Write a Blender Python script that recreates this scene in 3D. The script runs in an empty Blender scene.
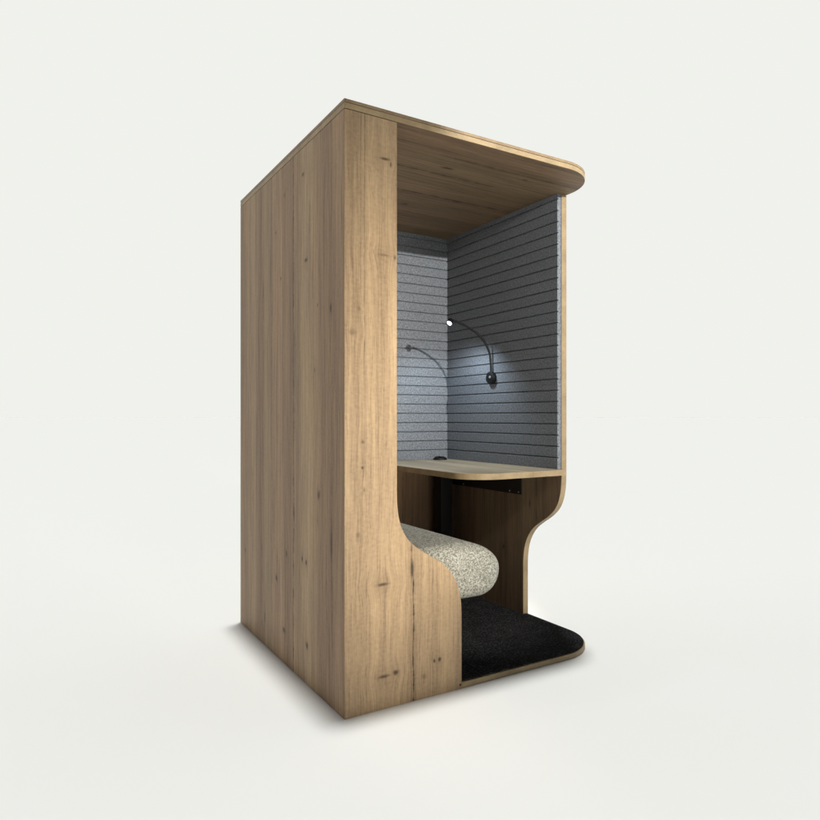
import bpy, bmesh, math, random
from mathutils import Vector, Matrix
random.seed(4)
S = bpy.context.scene
COL = S.collection
YAW = 0.5601
ORG = Vector((-0.3147, 2.3206, 0.0))      # nearest bottom corner of the booth
ROT = Matrix.Rotation(YAW, 4, 'Z')
U, W, H = 1.312, 1.302, 2.200             # booth footprint and height
T = 0.033                                 # wall thickness
ZR = H - 0.0345                           # underside of the roof
ZF = 0.024                                # top of the floor plate
FT = 0.024                                # felt thickness
VP = 0.262                                # front edge of the far side panel
ZD = 0.815                                # desk height

# ------------------------------------------------------------------ nodes
class NT:
    def __init__(s, name):
        s.m = bpy.data.materials.new(name); s.m.use_nodes = True
        s.t = s.m.node_tree; s.t.nodes.clear()
        s.out = s.n('ShaderNodeOutputMaterial')
        s.b = s.n('ShaderNodeBsdfPrincipled')
        s.t.links.new(s.b.outputs[0], s.out.inputs[0])
        s.oc = s.n('ShaderNodeTexCoord').outputs['Object']
    def n(s, typ, **k):
        x = s.t.nodes.new(typ)
        for a, v in k.items(): setattr(x, a, v)
        return x
    def put(s, sock, v):
        if isinstance(v, bpy.types.NodeSocket): s.t.links.new(v, sock)
        else: sock.default_value = v
    def M(s, op, a, b=None, c=None, clamp=False):
        x = s.n('ShaderNodeMath', operation=op, use_clamp=clamp)
        s.put(x.inputs[0], a)
        if b is not None: s.put(x.inputs[1], b)
        if c is not None: s.put(x.inputs[2], c)
        return x.outputs[0]
    def sep(s, v=None):
        x = s.n('ShaderNodeSeparateXYZ'); s.put(x.inputs[0], v or s.oc); return list(x.outputs)
    def comb(s, a, b, c=0.0):
        x = s.n('ShaderNodeCombineXYZ')
        for i, v in enumerate((a, b, c)): s.put(x.inputs[i], v)
        return x.outputs[0]
    def noise(s, vec, scale=1.0, detail=3.0, rough=0.55, dist=0.0):
        x = s.n('ShaderNodeTexNoise'); s.put(x.inputs['Vector'], vec)
        x.inputs['Scale'].default_value = scale; x.inputs['Detail'].default_value = detail
        x.inputs['Roughness'].default_value = rough; x.inputs['Distortion'].default_value = dist
        return x.outputs['Fac']
    def mr(s, v, a, b, c=0.0, d=1.0, smooth=False):
        x = s.n('ShaderNodeMapRange'); x.clamp = True
        if smooth: x.interpolation_type = 'SMOOTHSTEP'
        for i, k in enumerate((v, a, b, c, d)): s.put(x.inputs[i], k)
        return x.outputs[0]
    def ramp(s, fac, stops, interp='LINEAR'):
        x = s.n('ShaderNodeValToRGB'); s.put(x.inputs[0], fac)
        r = x.color_ramp; r.interpolation = interp
        while len(r.elements) < len(stops): r.elements.new(0.5)
        for e, (p, c) in zip(r.elements, stops):
            e.position = p; e.color = (*c, 1) if len(c) == 3 else c
        return x.outputs[0]
    def mix(s, fac, a, b, mode='MIX'):
        x = s.n('ShaderNodeMix', data_type='RGBA', blend_type=mode)
        s.put(x.inputs[0], fac)
        for i, v in ((6, a), (7, b)):
            s.put(x.inputs[i], (*v, 1) if isinstance(v, tuple) and len(v) == 3 else v)
        return x.outputs[2]
    def bump(s, h, strength, dist):
        x = s.n('ShaderNodeBump'); s.put(x.inputs['Height'], h)
        x.inputs['Strength'].default_value = strength; x.inputs['Distance'].default_value = dist
        s.put(s.b.inputs['Normal'], x.outputs[0])
    def bs(s, **k):
        for a, v in k.items():
            s.put(s.b.inputs[a.replace('_', ' ')], (*v, 1) if isinstance(v, tuple) and len(v) == 3 else v)
        return s.m

def wood(name, A, G, length, bands, knots=(), cracks=(), base=(.34, .232, .142), seed=0.0, fig=1.0, contrast=1.0, pores=.4):
    """Oak: A = axis across the grain, G = axis along it; bands = [(start, (r,g,b) multiplier)];
    knots = [(a, g, ra, rg, strength)]; cracks = [(a, g0, g1, half width, strength)]"""
    t = NT(name); x = t.sep(); a, g, c = x[A], x[G], x[3 - A - G]
    a0 = a
    sway = t.noise(t.comb(t.M('MULTIPLY', a, 3.0), t.M('MULTIPLY', g, 1.1), seed), 1.0, 2.0)
    aw = t.M('ADD', a, t.M('MULTIPLY', t.M('SUBTRACT', sway, 0.5), 0.035))
    kn = 0.0; 
    wob1 = t.noise(t.comb(t.M('MULTIPLY', a, 60.0), t.M('MULTIPLY', g, 60.0), seed), 1.0, 3.0)
    wobk = t.mr(wob1, .25, .75, .55, 1.45)
    for (ka, kg, ra, rg, st) in knots:
        da = t.M('SUBTRACT', a0, ka); dg = t.M('SUBTRACT', g, kg)
        q = t.M('ADD', t.M('POWER', t.M('ABSOLUTE', t.M('DIVIDE', da, ra)), 2.0), t.M('POWER', t.M('ABSOLUTE', t.M('DIVIDE', dg, rg)), 2.0))
        d = t.M('MULTIPLY', q, wobk)
        core = t.M('MULTIPLY', t.M('EXPONENT', t.M('MULTIPLY', t.M('POWER', d, 1.3), -1.0)), min(1.0, st * 1.08))
        q2 = t.M('ADD', t.M('POWER', t.M('ABSOLUTE', t.M('DIVIDE', da, max(ra, .006) * 3.0)), 2.0), t.M('POWER', t.M('ABSOLUTE', t.M('DIVIDE', dg, max(rg, .012) * 3.5)), 2.0))
        w = t.M('EXPONENT', t.M('MULTIPLY', q2, -1.0))
        halo = t.M('MULTIPLY', w, 0.18 * st)
        kn = t.M('MAXIMUM', kn, t.M('ADD', core, halo))
        aw = t.M('SUBTRACT', aw, t.M('MULTIPLY', t.M('MULTIPLY', da, w), 0.38))
    cr = 0.0
    if cracks:
        wc = t.noise(t.comb(seed + 3.1, t.M('MULTIPLY', g, 9.0), 0.0), 1.0, 4.0)
        wa = t.M('ADD', a0, t.M('MULTIPLY', t.M('SUBTRACT', wc, 0.5), 0.012))
        brk = t.mr(t.noise(t.comb(seed + 7.7, t.M('MULTIPLY', g, 17.0), 0.0), 1.0, 4.0, .65), .34, .66, .45, 1.25)
    for (ca, g0, g1, hw, st) in cracks:
        d = t.M('ABSOLUTE', t.M('SUBTRACT', wa, ca))
        wd = t.M('MULTIPLY', brk, hw)
        line = t.M('SUBTRACT', 1.0, t.mr(d, t.M('MULTIPLY', wd, .5), t.M('MULTIPLY', wd, 1.5), 0, 1), clamp=True)
        ends = t.M('MULTIPLY', t.mr(g, g0, g0 + .05), t.mr(g, g1 - .05, g1, 1, 0))
        aur = t.M('MULTIPLY', t.mr(d, 0.0, max(hw * 6, .006), .26, 0), brk)
        line = t.M('MAXIMUM', line, aur)
        cr = t.M('MAXIMUM', cr, t.M('MULTIPLY', t.M('MULTIPLY', line, ends), t.M('MULTIPLY', brk, st)))
    V = lambda ka, kg, off: t.comb(t.M('MULTIPLY', aw, ka), t.M('MULTIPLY', g, kg), t.M('ADD', t.M('MULTIPLY', c, 0.7), off + seed))
    n1 = t.noise(V(13, .55, 0), 1, 3, .5)
    n2 = t.noise(V(75, 1.9, 5), 1, 4, .6)
    n3 = t.noise(V(240, 7, 9), 1, 3, .65)
    n4 = t.noise(V(60, 90, 13), 1, 3, .6)                     # small flecks of figure across the grain
    n5 = t.noise(V(290, 20, 21), 1, 3, .65)                    # open pores
    rings = t.M('SINE', t.M('ADD', t.M('MULTIPLY', aw, 260.0), t.M('MULTIPLY', t.noise(V(9, 1.4, 17), 1, 2), 34.0)))
    tone = t.M('MULTIPLY', t.M('SUBTRACT', n1, .5), .85 * contrast)
    tone = t.M('ADD', tone, t.M('MULTIPLY', t.M('SUBTRACT', n2, .5), .95 * contrast))
    tone = t.M('ADD', tone, t.M('MULTIPLY', t.M('SUBTRACT', n3, .5), .85 * contrast))
    tone = t.M('ADD', tone, t.M('MULTIPLY', t.M('SUBTRACT', n4, .5), .30 * fig))
    tone = t.M('ADD', tone, t.M('MULTIPLY', rings, .028 * contrast))
    tone = t.M('ADD', tone, .5)
    b = base
    colr = t.ramp(tone, [(0.0, (b[0] * .48, b[1] * .44, b[2] * .42)), (.38, (b[0] * .86, b[1] * .85, b[2] * .85)),
                         (.58, (b[0] * 1.07, b[1] * 1.07, b[2] * 1.05)), (1.0, (b[0] * 1.5, b[1] * 1.5, b[2] * 1.48))])
    lo = bands[0][0]
    st = [(max(0.0, (p - lo) / length), m) for p, m in bands]
    ab = t.M('ADD', a0, t.M('MULTIPLY', t.M('SUBTRACT', sway, .5), .012))
    sharp = t.ramp(t.M('DIVIDE', t.M('SUBTRACT', ab, lo), length), [(p, tuple(v / 1.4 for v in m)) for p, m in st], 'CONSTANT')
    soft = t.ramp(t.M('DIVIDE', t.M('SUBTRACT', ab, lo), length), [(min(1, p + .03), tuple(v / 1.4 for v in m)) for p, m in st], 'EASE')
    band = t.mix(.5, sharp, soft)
    colr = t.mix(1.0, colr, band, 'MULTIPLY')
    colr = t.mix(1.0, colr, (1.4, 1.4, 1.4), 'MULTIPLY')
    pore = t.mr(n5, .60, .69, 0, pores)
    colr = t.mix(pore, colr, (b[0] * .35, b[1] * .3, b[2] * .26))
    colr = t.mix(t.M('MINIMUM', kn, .93) if knots else 0.0, colr, (.06, .034, .02))
    colr = t.mix(cr if cracks else 0.0, colr, (.03, .018, .012))
    h = t.M('ADD', t.M('MULTIPLY', n3, .5), t.M('MULTIPLY', pore, -1.2))
    if cracks: h = t.M('ADD', h, t.M('MULTIPLY', cr, -2.0))
    t.bump(h, .35, .0012)
    return t.bs(Base_Color=colr, Roughness=t.mr(n2, .2, .8, .5, .66), Specular_IOR_Level=.3)

# -------------------------------------------------------------- materials
P = (1.03, .975, .945); O = (1.0, 1.01, .965)
def tm(k, t): return tuple(k * v for v in t)
mat_left = wood('oak_side', 1, 2, 1.302,
    [(0, tm(.97, P)), (.112, tm(.88, P)), (.292, tm(1.16, O)), (.513, tm(.84, P)), (.655, tm(1.1, P)), (.79, tm(.93, O)), (.915, tm(.85, P)), (1.04, tm(1.05, O)), (1.17, tm(.95, P))],
    knots=[(.741, 1.899, .006, .007, .7), (.369, 1.701, .016, .007, .75), (.67, 1.68, .005, .007, .8), (.121, 1.474, .006, .02, .9),
           (.249, 1.503, .006, .008, .5), (.279, 1.254, .005, .008, .5), (.918, 1.666, .004, .04, .7), (.237, .771, .012, .016, .65),
           (.599, .481, .010, .014, .6), (.412, .494, .008, .010, .85), (.368, .487, .008, .012, .85), (.116, .60, .008, .055, .8),
           (.729, .351, .012, .012, .75), (.632, .144, .016, .012, .7), (.359, .156, .012, .014, .75), (.896, .133, .006, .03, .6),
           (1.211, .393, .010, .010, .5), (.403, 2.055, .014, .008, .6), (.626, 2.036, .012, .010, .35), (.499, 1.40, .010, .05, .25)],
    cracks=[(.513, -.1, 2.4, .0028, .85), (.513, 1.50, 1.75, .0032, .8), (.505, .52, .80, .0035, .7), (.792, -.1, 2.4, .0018, .6), (.50, .95, 1.15, .003, .6), (.245, .62, .82, .0022, .6), (.72, .3, .52, .002, .55), (.33, 1.75, 1.95, .002, .5), (1.08, .5, .85, .0022, .55), (.295, -.1, 2.4, .001, .45),
            (.109, .2, 1.25, .0016, .65), (.655, 0, .6, .001, .4), (.918, 1.2, 1.7, .002, .5), (.94, .05, .5, .003, .6), (.16, .25, .62, .0022, .6)],
    base=(.335, .229, .141), seed=1.3, fig=.8, contrast=1.1, pores=.42)
mat_front = wood('oak_front', 0, 2, .52,
    [(0, tm(.97, O)), (.088, tm(1.04, O)), (.215, tm(1.0, O)), (.283, tm(.95, O)), (.368, tm(.98, O))],
    knots=[(.162, 2.017, .020, .005, .7), (.186, 2.002, .004, .010, .6), (.158, 1.664, .022, .005, .4), (.203, 1.660, .005, .008, .6),
           (.057, 1.460, .006, .010, .35), (.030, 1.375, .014, .012, .35), (.072, .981, .006, .008, .5), (.070, .888, .004, .005, .9),
           (.078, .808, .006, .008, .45), (.053, .649, .008, .010, .4), (.153, .458, .026, .006, .75), (.376, .134, .005, .007, .8),
           (.400, .136, .007, .009, .85), (.157, .120, .024, .006, .7), (.207, .125, .011, .009, .8), (.278, .50, .008, .028, .8), (.330, .085, .010, .010, .4)],
    cracks=[(.276, .44, .62, .0035, .95), (.283, -.1, .50, .0026, .95), (.323, .50, .575, .0014, .8), (.367, -.1, .50, .0007, .45),
            (.079, 1.2, 2.2, .0012, .5), (.086, -.1, .60, .0010, .35), (.064, 1.5, 2.2, .0010, .4), (.072, .75, .98, .0009, .4)],
    base=(.375, .262, .166), seed=6.2, fig=1.4, contrast=.84, pores=.45)
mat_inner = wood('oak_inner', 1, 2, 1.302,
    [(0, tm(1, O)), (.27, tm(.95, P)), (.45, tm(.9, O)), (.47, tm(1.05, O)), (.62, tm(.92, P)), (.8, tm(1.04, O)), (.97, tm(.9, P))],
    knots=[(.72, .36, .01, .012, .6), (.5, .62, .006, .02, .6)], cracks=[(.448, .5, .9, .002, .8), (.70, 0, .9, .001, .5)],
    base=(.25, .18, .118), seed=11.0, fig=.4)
mat_back = wood('oak_back', 0, 2, 1.312,
    [(0, tm(1, O)), (.2, tm(.95, P)), (.5, tm(.9, O)), (.75, tm(1.05, O)), (.95, tm(.92, P))],
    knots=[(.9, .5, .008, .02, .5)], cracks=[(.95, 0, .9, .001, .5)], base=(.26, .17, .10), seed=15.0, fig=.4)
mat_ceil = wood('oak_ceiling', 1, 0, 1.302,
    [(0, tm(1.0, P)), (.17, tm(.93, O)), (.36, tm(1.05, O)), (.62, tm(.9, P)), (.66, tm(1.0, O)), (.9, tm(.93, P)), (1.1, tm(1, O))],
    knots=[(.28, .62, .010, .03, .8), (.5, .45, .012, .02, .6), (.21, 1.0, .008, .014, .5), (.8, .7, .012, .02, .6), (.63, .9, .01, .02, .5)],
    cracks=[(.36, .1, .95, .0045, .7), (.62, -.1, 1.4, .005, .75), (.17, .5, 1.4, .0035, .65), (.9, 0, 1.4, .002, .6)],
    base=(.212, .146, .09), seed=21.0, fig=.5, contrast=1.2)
mat_desk = wood('oak_desktop', 0, 1, 1.3,
    [(0, tm(1, O)), (.75, tm(1.05, O)), (.88, tm(.9, P)), (1.0, tm(1.03, O)), (1.14, tm(.93, P))],
    knots=[(.92, .55, .008, .02, .5)], base=(.40, .345, .265), seed=27.0, fig=.6)

def edge_mat(name, base, seed):
    t = NT(name); x = t.sep()
    n = t.noise(t.comb(t.M('MULTIPLY', x[0], 14), t.M('MULTIPLY', x[1], 14), t.M('MULTIPLY', x[2], 14)), 1, 4)
    f = t.noise(t.comb(t.M('MULTIPLY', x[0], 120), t.M('MULTIPLY', x[1], 120), t.M('MULTIPLY', x[2], 260)), 1, 3)
    k = t.M('ADD', t.M('MULTIPLY', n, .6), t.M('MULTIPLY', f, .4))
    c = t.ramp(k, [(.3, tm(.68, base)), (.5, base), (.7, tm(1.25, base))])
    t.bump(f, .2, .0008)
    return t.bs(Base_Color=c, Roughness=.5, Specular_IOR_Level=.3)
mat_edge = edge_mat('oak_edge_band', (.35, .26, .15), 0)
mat_edge2 = edge_mat('oak_edge_band_brown', (.28, .20, .12), 1)
t = NT('black_core'); mat_black = t.bs(Base_Color=(.012, .012, .013), Roughness=.6)

t = NT('grey_felt'); 
f1 = t.noise(t.oc, 110, 4, .75); f2 = t.noise(t.oc, 420, 3, .7)
k = t.M('ADD', t.M('MULTIPLY', f1, .62), t.M('MULTIPLY', f2, .38))
t.bump(f2, .6, .0015)
mat_felt = t.bs(Base_Color=t.ramp(k, [(.36, (.10, .109, .121)), (.47, (.175, .189, .21)), (.54, (.235, .253, .279)), (.64, (.35, .375, .41))]), Roughness=.95, Specular_IOR_Level=.1)

t = NT('boucle_fabric')
vo = t.n('ShaderNodeTexVoronoi'); vo.inputs['Scale'].default_value = 230; vo.feature = 'F1'
vw = t.n('ShaderNodeVectorMath', operation='ADD'); nz = t.n('ShaderNodeTexNoise'); nz.inputs['Scale'].default_value = 60; nz.inputs['Detail'].default_value = 3
t.put(nz.inputs['Vector'], t.oc); sc = t.n('ShaderNodeVectorMath', operation='SCALE'); t.put(sc.inputs[0], nz.outputs['Color']); sc.inputs['Scale'].default_value = .02
t.put(vw.inputs[0], t.oc); t.put(vw.inputs[1], sc.outputs[0]); t.put(vo.inputs['Vector'], vw.outputs[0])
sx = t.n('ShaderNodeSeparateColor'); t.put(sx.inputs[0], vo.outputs['Color'])
f3 = t.noise(t.oc, 330, 3, .7)
kk = t.M('ADD', t.M('MULTIPLY', sx.outputs[0], .5), t.M('MULTIPLY', f3, .62))
cc = t.ramp(kk, [(.26, (.11, .108, .09)), (.44, (.20, .195, .162)), (.58, (.30, .292, .248)), (.74, (.42, .41, .36)), (.9, (.54, .53, .48))])
t.bump(t.M('ADD', t.M('MULTIPLY', vo.outputs['Distance'], -1.0), t.M('MULTIPLY', f3, .8)), .6, .003)
mat_boucle = t.bs(Base_Color=cc, Roughness=.95, Specular_IOR_Level=.1)

t = NT('black_carpet')
c1 = t.noise(t.oc, 100, 4, .75); c2 = t.noise(t.oc, 18, 3)
k = t.M('ADD', t.M('MULTIPLY', c1, .85), t.M('MULTIPLY', c2, .15))
x = t.sep()
sm = t.M('SUBTRACT', 1.0, t.mr(t.M('ABSOLUTE', t.M('SUBTRACT', x[0], .62)), .0008, .0035, 0, 1))
ca = t.mix(t.M('MULTIPLY', sm, .8), t.ramp(k, [(.4, (.007, .007, .0075)), (.52, (.022, .022, .023)), (.64, (.075, .075, .078))]), (.002, .002, .002))
t.bump(c1, 1.0, .006)
mat_carpet = t.bs(Base_Color=ca, Roughness=1.0, Specular_IOR_Level=.05)

t = NT('black_metal'); n = t.noise(t.oc, 300, 2); t.bump(n, .08, .0005)
mat_metal = t.bs(Base_Color=(.006, .006, .007), Roughness=t.mr(n, .3, .7, .45, .6))
t = NT('black_plastic'); n = t.noise(t.oc, 500, 2)
mat_plastic = t.bs(Base_Color=(.006, .006, .007), Specular_IOR_Level=.3, Roughness=t.mr(n, .3, .7, .45, .6))
t = NT('grey_plastic'); n = t.noise(t.oc, 500, 2)
mat_grey = t.bs(Base_Color=(.25, .25, .25), Roughness=t.mr(n, .3, .7, .3, .45))
t = NT('steel_screw'); n = t.noise(t.oc, 500, 2)
mat_steel = t.bs(Base_Color=(.5, .5, .5), Metallic=1.0, Roughness=t.mr(n, .3, .7, .3, .45))
t = NT('lit_lens'); t.b.inputs['Emission Color'].default_value = (.88, .95, 1, 1); t.b.inputs['Emission Strength'].default_value = 4
mat_lens = t.bs(Base_Color=(.8, .8, .8))
t = NT('studio_floor'); n = t.noise(t.oc, 2.0, 2)
FLOOR_ALB = (.918, .918, .922)
t.t.nodes.remove(t.b); df = t.n('ShaderNodeBsdfDiffuse'); t.put(df.inputs[0], t.mix(t.mr(n, .3, .7, 0, 1), FLOOR_ALB, tuple(v * .997 for v in FLOOR_ALB)))
t.t.links.new(df.outputs[0], t.out.inputs[0]); mat_floor = t.m

# ------------------------------------------------------------------ build
def world_of(p): return ROT @ Vector(p) + ORG
def thing(name, base, label, cat, group=None):
    o = bpy.data.objects.new(name, None); COL.objects.link(o)
    o.empty_display_size = .1
    o.location = world_of(base); o.rotation_euler = (0, 0, YAW)
    o['label'] = label; o['category'] = cat; o['base'] = list(base)
    if group: o['group'] = group
    return o
def link(name, bm, mats, root, parent=None, bevel=.0018, smooth=True, label=None, pick=None):
    off = Vector(root['base'])
    bmesh.ops.recalc_face_normals(bm, faces=bm.faces)
    if pick:
        for f in bm.faces: f.material_index = pick(f)
    for f in bm.faces: f.smooth = smooth
    bmesh.ops.translate(bm, verts=bm.verts, vec=-off)
    me = bpy.data.meshes.new(name); bm.to_mesh(me); bm.free()
    for m in mats: me.materials.append(m)
    o = bpy.data.objects.new(name, me); COL.objects.link(o)
    o.parent = parent or root
    if bevel:
        b = o.modifiers.new('bevel', 'BEVEL'); b.width = bevel; b.segments = 2; b.limit_method = 'ANGLE'; b.angle_limit = math.radians(40)
        b.harden_normals = True
    if smooth and not bevel:
        me.set_sharp_from_angle(angle=math.radians(40))
    if label: o['label'] = label
    return o
def prism(pts, f0, f1):
    """pts: 2-D outline; f0, f1 map (a, b) to 3-D at either end"""
    bm = bmesh.new()
    A = [bm.verts.new(f0(*p)) for p in pts]; B = [bm.verts.new(f1(*p)) for p in pts]
    bm.faces.new(A); bm.faces.new(B[::-1])
    for i in range(len(pts)):
        j = (i + 1) % len(pts); bm.faces.new((A[j], A[i], B[i], B[j]))
    return bm
def flat(pts, z0, z1): return prism(pts, lambda a, b: (a, b, z0), lambda a, b: (a, b, z1))
def arc(cx, cy, r, a0, a1, n): return [(cx + r * math.cos(math.radians(a0 + (a1 - a0) * i / n)), cy + r * math.sin(math.radians(a0 + (a1 - a0) * i / n))) for i in range(n + 1)]
def box(x0, x1, y0, y1, z0, z1): return flat([(x0, y0), (x1, y0), (x1, y1), (x0, y1)], z0, z1)
def lathe(prof, n, frame):
    """prof: (radius, height) pairs; frame: Matrix placing the axis"""
    bm = bmesh.new(); rings = []
    for r, h in prof:
        if r < 1e-6: rings.append([bm.verts.new(frame @ Vector((0, 0, h)))])
        else: rings.append([bm.verts.new(frame @ Vector((r * math.cos(2 * math.pi * i / n), r * math.sin(2 * math.pi * i / n), h))) for i in range(n)])
    for a, b in zip(rings, rings[1:]):
        for i in range(n):
            j = (i + 1) % n
            if len(a) == 1 and len(b) == 1: continue
            if len(a) == 1: bm.faces.new((a[0], b[i], b[j]))
            elif len(b) == 1: bm.faces.new((a[i], a[j], b[0]))
            else: bm.faces.new((a[i], a[j], b[j], b[i]))
    return bm
def catmull(P, n):
    out = []; Q = [2 * P[0] - P[1]] + P + [2 * P[-1] - P[-2]]
    for i in range(1, len(Q) - 2):
        for k in range(n):
            s = k / n; a, b, c, d = Q[i - 1:i + 3]
            out.append(.5 * ((2 * b) + (c - a) * s + (2 * a - 5 * b + 4 * c - d) * s * s + (3 * b - a - 3 * c + d) * s ** 3))
    return out + [P[-1]]
def tube(P, r, n=14):
    bm = bmesh.new(); prev = None; nrm = None
    for i, p in enumerate(P):
        d = ((P[min(i + 1, len(P) - 1)] - P[max(i - 1, 0)])).normalized()
        nrm = d.orthogonal().normalized() if nrm is None else (nrm - d * nrm.dot(d)).normalized()
        bi = d.cross(nrm); rr = r(i) if callable(r) else r
        ring = [bm.verts.new(p + rr * (nrm * math.cos(2 * math.pi * k / n) + bi * math.sin(2 * math.pi * k / n))) for k in range(n)]
        if prev:
            for k in range(n): bm.faces.new((prev[k], prev[(k + 1) % n], ring[(k + 1) % n], ring[k]))
        else: bm.faces.new(ring)
        prev = ring
    bm.faces.new(prev[::-1]); return bm

# S-shaped edge shared by both side panels: (distance from the panel's upper edge line, z)
SC = [(0, .790), (.002, .745), (.008, .700), (.022, .655), (.048, .612), (.095, .571), (.152, .536), (.206, .500),
      (.248, .455), (.276, .400), (.288, .345), (.291, .300)]
SC = [tuple(v) for v in catmull([Vector(p) for p in SC], 6)]

booth = thing('work_booth', (0, 0, 0), 'tall oak phone booth with grey ribbed felt lining and curved open front', 'booth')
side_wall = link('side_wall', flat([(0, 0), (T, T), (T, W - T), (0, W)], 0.0, ZR - .002), [mat_left], booth, label='darker plank wall seen at the left')
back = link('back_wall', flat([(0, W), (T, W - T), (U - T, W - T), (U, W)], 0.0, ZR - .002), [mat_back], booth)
# front panel (S curve at its right-hand edge)
u1 = .2125
outl = [(0, 0), (.5035, 0)] + [(u1 + d, z) for d, z in SC][::-1] + [(u1, ZR - .002), (0, ZR - .002)]
bm = prism(outl, lambda a, b: (a, 0, b), lambda a, b: (max(a, T), T, b))
link('front_panel', bm, [mat_front, mat_edge], booth, pick=lambda f: 0 if abs(f.normal.y) > .6 else 1, label='brightly lit narrow panel with an S-shaped edge')
# far side panel
outl = [(W, ZF), (VP + .291, ZF)] + [(VP + d, z) for d, z in SC][::-1] + [(VP, ZR - .002), (W, ZR - .002)]
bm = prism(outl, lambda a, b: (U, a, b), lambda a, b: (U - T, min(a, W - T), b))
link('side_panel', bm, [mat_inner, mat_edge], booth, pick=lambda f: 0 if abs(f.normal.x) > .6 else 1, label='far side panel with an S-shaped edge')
# roof: ceiling board and roof board with a fine joint between them
R = .235
def plan(i=0.0, r=R): return [(i, i), (U - r, i)] + arc(U - r, r, r - i, -90, 0, 28)[1:] + [(U - i, W - i), (i, W - i)]
pk = lambda f: 0 if abs(f.normal.z) > .6 else 1
zm = ZR + .0225
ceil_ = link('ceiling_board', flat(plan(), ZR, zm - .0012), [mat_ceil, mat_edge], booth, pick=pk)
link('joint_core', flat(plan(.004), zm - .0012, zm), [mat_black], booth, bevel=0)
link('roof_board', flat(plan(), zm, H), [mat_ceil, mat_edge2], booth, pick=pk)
# floor plate sits between the walls' feet
fp = [(.5045, 0), (U - R, 0)] + arc(U - R, R, R, -90, 0, 28)[1:] + [(U, W - .04), (U - T - .002, W - T - .002), (T + .002, W - T - .002), (T + .002, T + .002), (.5045, T + .002)]
link('floor_plate', flat(fp, .002, ZF), [mat_edge], booth)
cp = [(.5095, .006), (U - R, .006)] + arc(U - R, R, R - .006, -90, 0, 28)[1:] + [(U - .006, .55), (U - T - .003, .56), (U - T - .003, W - T - .003), (T + .003, W - T - .003), (T + .003, T + .003), (.5095, T + .003)]
link('carpet', flat(cp, ZF, ZF + .007), [mat_carpet], booth, bevel=.002)
FR = Matrix.Translation((.496, -.0015, .0165)) @ Matrix.Rotation(math.radians(90), 4, 'X')
link('screw_cap', lathe([(0, -.003), (.0035, -.003), (.0038, .0), (.003, .0015), (0, .002)], 16, FR), [mat_plastic], booth, bevel=0)

# grooved felt lining: profile (depth, z) extruded along the wall
def felt_profile():
    g = []; z0, z1 = ZD + .001, ZR - .0005
    pts = [(0, z0), (FT, z0)]; z = .873
    while z < z1 - .01:
        pts += [(FT, z - .0058), (FT - .0015, z - .0040), (FT - .009, z - .0014), (FT - .009, z + .0006), (FT - .001, z + .0026), (FT, z + .0038)]; z += .0551
    return pts + [(FT, z1), (0, z1)]
fpz = felt_profile()
xf = U - T
def xx(d): return xf - .0005 - d
bm = prism(fpz, lambda d, z: (xx(d), VP + .004, z), lambda d, z: (xx(d), W - T - .001, z))
link('felt_panel', bm, [mat_felt], booth, bevel=0, smooth=False)
yb = W - T
bm = prism(fpz, lambda d, z: (T + .001, yb - .0005 - d, z), lambda d, z: (xf - FT - .0015, yb - .0005 - d, z))
link('felt_panel', bm, [mat_felt], booth, bevel=0, smooth=False)

# ------------------------------------------------------------------- desk
desk = thing('desk', (1.2, 1.0, ZF + .007), 'oak desk with a rounded corner fixed inside the booth on a black column', 'desk')
dv, du, dr = .232, .716, .17
dp = [(xf - .001, dv)] + arc(du + dr, dv + dr, dr, -90, -180, 18) + [(du, yb - .001), (xf - .001, yb - .001)]
link('desktop', flat(dp, ZD - .0285, ZD), [mat_desk, mat_edge], desk, pick=pk)
link('column', box(1.135, 1.215, 1.13, 1.21, ZF + .0075, ZD - .0605), [mat_metal], desk, bevel=.003)
link('support_rail', box(1.10, 1.235, .70, 1.235, ZD - .060, ZD - .0295), [mat_metal], desk, bevel=.003)
br = link('bracket', prism([(xf - .0015, ZD - .155), (xf - .0015, ZD - .0295), (xf - .045, ZD - .0295), (xf - .045, ZD - .033), (xf - .005, ZD - .036), (xf - .005, ZD - .155)],
     lambda a, b: (a, .565, b), lambda a, b: (a, 1.22, b)), [mat_metal], desk, bevel=.0008)
for v in (.585, .66, 1.1):
    FR = Matrix.Translation((xf - .0062, v, ZD - .143)) @ Matrix.Rotation(math.radians(90), 4, 'Y')
    link('screw', lathe([(0, -.0022), (.003, -.002), (.0045, 0), (.0045, .001)], 12, FR), [mat_steel], desk, parent=br, bevel=0)

gm = thing('cable_grommet', (1.165, 1.19, ZD), 'round black cable outlet standing at the back corner of the desk', 'cable outlet')
FR = Matrix.Translation((1.165, 1.19, ZD + .0005))
link('cover', lathe([(0, .0205), (.012, .0205), (.028, .0175), (.038, .010), (.042, .003), (.042, 0), (0, 0)], 32, FR), [mat_plastic], gm, bevel=0)
FR = Matrix.Translation((1.150, 1.165, ZD + .0205)) @ Matrix.Rotation(.3, 4, 'Y')
link('cap', lathe([(0, .002), (.008, .002), (.009, 0), (.009, -.003)], 20, FR), [mat_plastic], gm, bevel=0)

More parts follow.
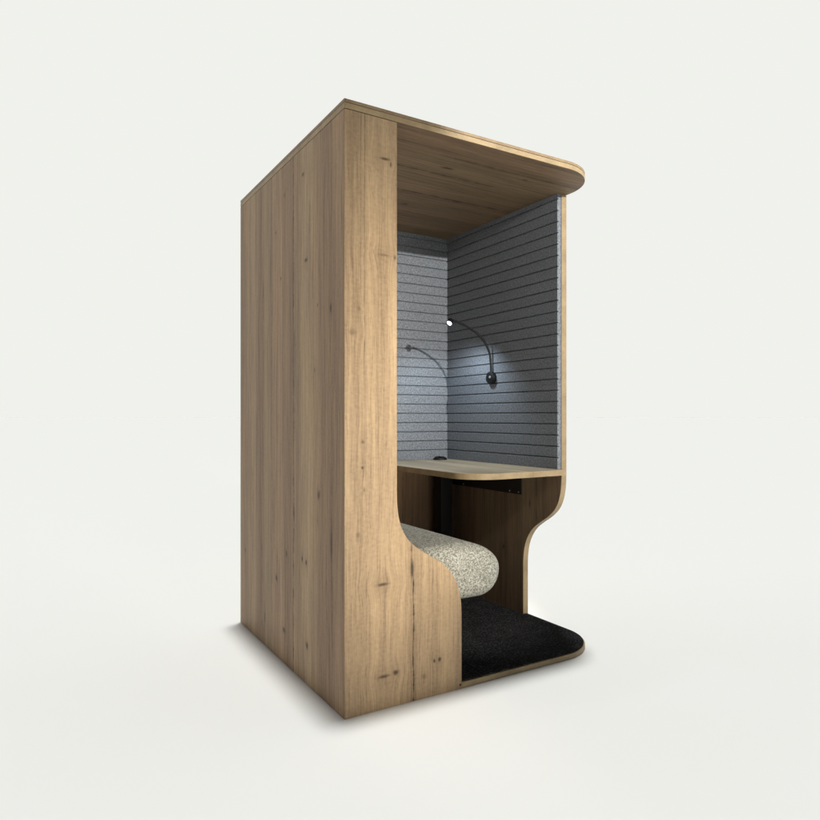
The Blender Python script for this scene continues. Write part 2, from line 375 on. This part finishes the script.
# ------------------------------------------------------------------- seat
seat = thing('bench_seat', (.35, .65, ZF + .007), 'speckled cream and grey boucle bench cushion with a rounded front, behind the front panel', 'bench')
def rrect(u0, u1_, z0, z1, rf, rb, n=12, q=0.0):
    zn = z0 + (z1 - z0) * .48                       # height of the nose; the top falls away in a longer curve
    el = lambda a, b, t0, t1: [(u1_ - a + a * math.cos(math.radians(t0 + (t1 - t0) * i / n)), zn + b * math.sin(math.radians(t0 + (t1 - t0) * i / n))) for i in range(n + 1)]
    p = el(rf * 1.0, zn - z0, -90, 0) + el(rf * 1.9, z1 - zn, 0, 90)[1:] + arc(u0 + rb, z1 - rb, rb, 90, 180, n) + arc(u0 + rb, z0 + rb, rb, 180, 270, n)
    return p
SU0, SU1, SZ0, SZ1 = .040, .755, .322, .556
SV0, SV1, RE = .037, 1.235, .075
bm = bmesh.new(); rings = []
stations = [(SV0 + RE * (1 - math.cos(math.radians(a))), RE * (1 - math.sin(math.radians(a)))) for a in range(0, 91, 9)]
stations += [(SV0 + RE + i * (SV1 - SV0 - 2 * RE) / 40, 0) for i in range(1, 40)]
stations += [(SV1 - RE * (1 - math.cos(math.radians(a))), RE * (1 - math.sin(math.radians(a)))) for a in range(90, -1, -9)]
for v, ins in stations:
    rf = .113; k = ins
    pr = rrect(SU0 + k, SU1 - k, SZ0 + k * .8, SZ1 - k * .8, max(rf - k, .03), max(.05 - k, .01))
    rings.append([bm.verts.new((a, v, z)) for a, z in pr])
for a, b in zip(rings, rings[1:]):
    for i in range(len(a)): j = (i + 1) % len(a); bm.faces.new((a[i], a[j], b[j], b[i]))
bm.faces.new(rings[0]); bm.faces.new(rings[-1][::-1])
cu = link('cushion', bm, [mat_boucle], seat, bevel=0)
cu.data.set_sharp_from_angle(angle=math.radians(80))
link('plinth', box(.040, .50, .05, 1.22, ZF + .0075, SZ0 + .004), [mat_black], seat, bevel=.002)

# ------------------------------------------------------------------- lamp
fx = xf - FT - .0005                                    # felt surface
lamp = thing('gooseneck_lamp', (fx, .785, 1.289), 'black gooseneck reading lamp with a lit head, mounted on the felt wall', 'lamp')
toin = Matrix.Rotation(math.radians(-90), 4, 'Y')
FR = Matrix.Translation((fx, .785, 1.289)) @ toin
base = link('wall_mount', lathe([(0, 0), (.033, 0), (.034, .002), (.034, .021), (.0335, .0235), (.031, .0250), (0, .0255)], 40, FR), [mat_plastic], lamp, bevel=0)
FR = Matrix.Translation((fx - .0255, .778, 1.292)) @ toin
link('switch', lathe([(0, .0045), (.006, .004), (.0075, .002), (.0075, 0)], 20, FR), [mat_grey], lamp, parent=base, bevel=0)
HD = Vector((.991, .819, 1.585))
hd = Vector((-.46, -.16, -.58)).normalized()             # the way the head shines
path = catmull([Vector((fx - .012, .785, 1.318)), Vector((fx - .014, .786, 1.37)), Vector((fx - .022, .789, 1.43)), Vector((fx - .050, .795, 1.487)),
                Vector((fx - .095, .802, 1.530)), Vector((fx - .150, .809, 1.562)), Vector((fx - .205, .815, 1.585)), HD + Vector((.022, -.001, .008))], 14)
link('gooseneck', tube(path, lambda i: .0057 + (.0004 if i % 2 else 0)), [mat_plastic], lamp, bevel=0)
zq = hd.to_track_quat('Z', 'Y').to_matrix().to_4x4()
FR = Matrix.Translation(HD) @ zq
head = link('lamp_head', lathe([(0, -.020), (.010, -.019), (.0155, -.013), (.0165, .0), (.0175, .010), (.0168, .0108), (.0160, .0090), (0, .0090)], 32, FR), [mat_plastic], lamp, bevel=0)
link('lens', lathe([(0, .0135), (.009, .0127), (.0140, .0096)], 32, FR), [mat_lens], lamp, parent=head, bevel=0)

# ------------------------------------------------------------------ floor
bm = bmesh.new(); bmesh.ops.create_circle(bm, cap_ends=True, segments=128, radius=3000)
me = bpy.data.meshes.new('floor'); bm.to_mesh(me); bm.free(); me.materials.append(mat_floor)
fl = bpy.data.objects.new('floor', me); COL.objects.link(fl); fl['kind'] = 'structure'

# ----------------------------------------------------------------- lights
def lamp_data(name, typ, loc, target, **k):
    d = bpy.data.lights.new(name, typ)
    for a, v in k.items(): setattr(d, a, v)
    o = bpy.data.objects.new(name, d); COL.objects.link(o); o.location = loc
    o.rotation_euler = (Vector(target) - Vector(loc)).to_track_quat('-Z', 'Y').to_euler()
    return o
k = lamp_data('key_light', 'SPOT', world_of((1.10, -2.41, 2.40)), world_of((.90, .1, 1.50)), energy=430, color=(1.0, .97, .91),
              spot_size=math.radians(49), spot_blend=.32, shadow_soft_size=.012)
k.scale = (.62, 1, 1)
p = lamp_data('panel_light', 'SPOT', world_of((.30, -2.60, .62)), world_of((.24, 0, 1.03)), energy=405, color=(1.0, .93, .785),  # added low spot, brightens the front panel with little spill on the floor
              spot_size=math.radians(50), spot_blend=.85, shadow_soft_size=.30)
p.scale = (.46, 1, 1)
hl = HD + hd * .014
lamp_data('reading_light', 'SPOT', world_of(hl), world_of(hl + Vector((.09, .13, -.45))), energy=18, color=(.76, .89, 1.0),
          spot_size=math.radians(130), spot_blend=.7, shadow_soft_size=.012)

# ------------------------------------------------------------------ world
BG = (.871, .880, .839)
w = bpy.data.worlds.new('World'); S.world = w; w.use_nodes = True
nt = w.node_tree; nt.nodes.clear()
out = nt.nodes.new('ShaderNodeOutputWorld'); bgn = nt.nodes.new('ShaderNodeBackground'); nt.links.new(bgn.outputs[0], out.inputs[0])
tc = nt.nodes.new('ShaderNodeTexCoord')
def wm(op, a, b=None):
    x = nt.nodes.new('ShaderNodeMath'); x.operation = op
    for i, v in enumerate((a, b)):
        if v is None: continue
        if isinstance(v, bpy.types.NodeSocket): nt.links.new(v, x.inputs[i])
        else: x.inputs[i].default_value = v
    return x.outputs[0]
def wr(v, a, b, c, d):
    x = nt.nodes.new('ShaderNodeMapRange'); x.interpolation_type = 'SMOOTHSTEP'; nt.links.new(v, x.inputs[0])
    for i, k in enumerate((a, b, c, d)): x.inputs[i + 1].default_value = k
    return x.outputs[0]
sp = nt.nodes.new('ShaderNodeSeparateXYZ'); nt.links.new(tc.outputs['Generated'], sp.inputs[0])
X_, Y_, Z_ = sp.outputs
hl_ = wm('SQRT', wm('ADD', wm('MULTIPLY', X_, X_), wm('MULTIPLY', Y_, Y_)))
ca_ = wm('DIVIDE', Y_, wm('MAXIMUM', hl_, 1e-4))
wall = wm('MULTIPLY', wr(ca_, -.45, -.05, .12, 1.0), wr(Z_, .57, .66, 1.0, .04))   # bright backdrop, world dimmed behind the camera so booth faces stay darker
tilt = Vector((math.sin(math.radians(.7)), math.sin(math.radians(2.1)), 1)).normalized()
dt = nt.nodes.new('ShaderNodeVectorMath'); dt.operation = 'DOT_PRODUCT'; nt.links.new(tc.outputs['Generated'], dt.inputs[0]); dt.inputs[1].default_value = tilt
CAP = 845.0
cap = wr(dt.outputs['Value'], math.cos(math.radians(2.3)), math.cos(math.radians(1.1)), 0, CAP)   # small bright cap added overhead in the world to light the floor
st = wm('ADD', wall, cap)
bgn.inputs[0].default_value = (*BG, 1); nt.links.new(st, bgn.inputs[1])
w.cycles.sampling_method = 'MANUAL'; w.cycles.sample_map_resolution = 2048

# ----------------------------------------------------------------- camera
cd = bpy.data.cameras.new('camera'); cam = bpy.data.objects.new('camera', cd); COL.objects.link(cam)
cam.location = (0, 0, 1.0696); cam.rotation_euler = (math.radians(90), 0, 0)
cd.sensor_width = 36; cd.lens = 656.27 / 820 * 36
cd.shift_x = (410 - 433.37) / 820; cd.shift_y = (417.37 - 410) / 820
cd.clip_end = 10000; cd.clip_start = .05
S.camera = cam
S.view_settings.view_transform = 'Standard'; S.view_settings.look = 'None'
S.view_settings.exposure = 0; S.view_settings.gamma = 1
S.cycles.max_bounces = 8; S.cycles.diffuse_bounces = 5
for o in list(COL.objects):
    if 'base' in o: del o['base']
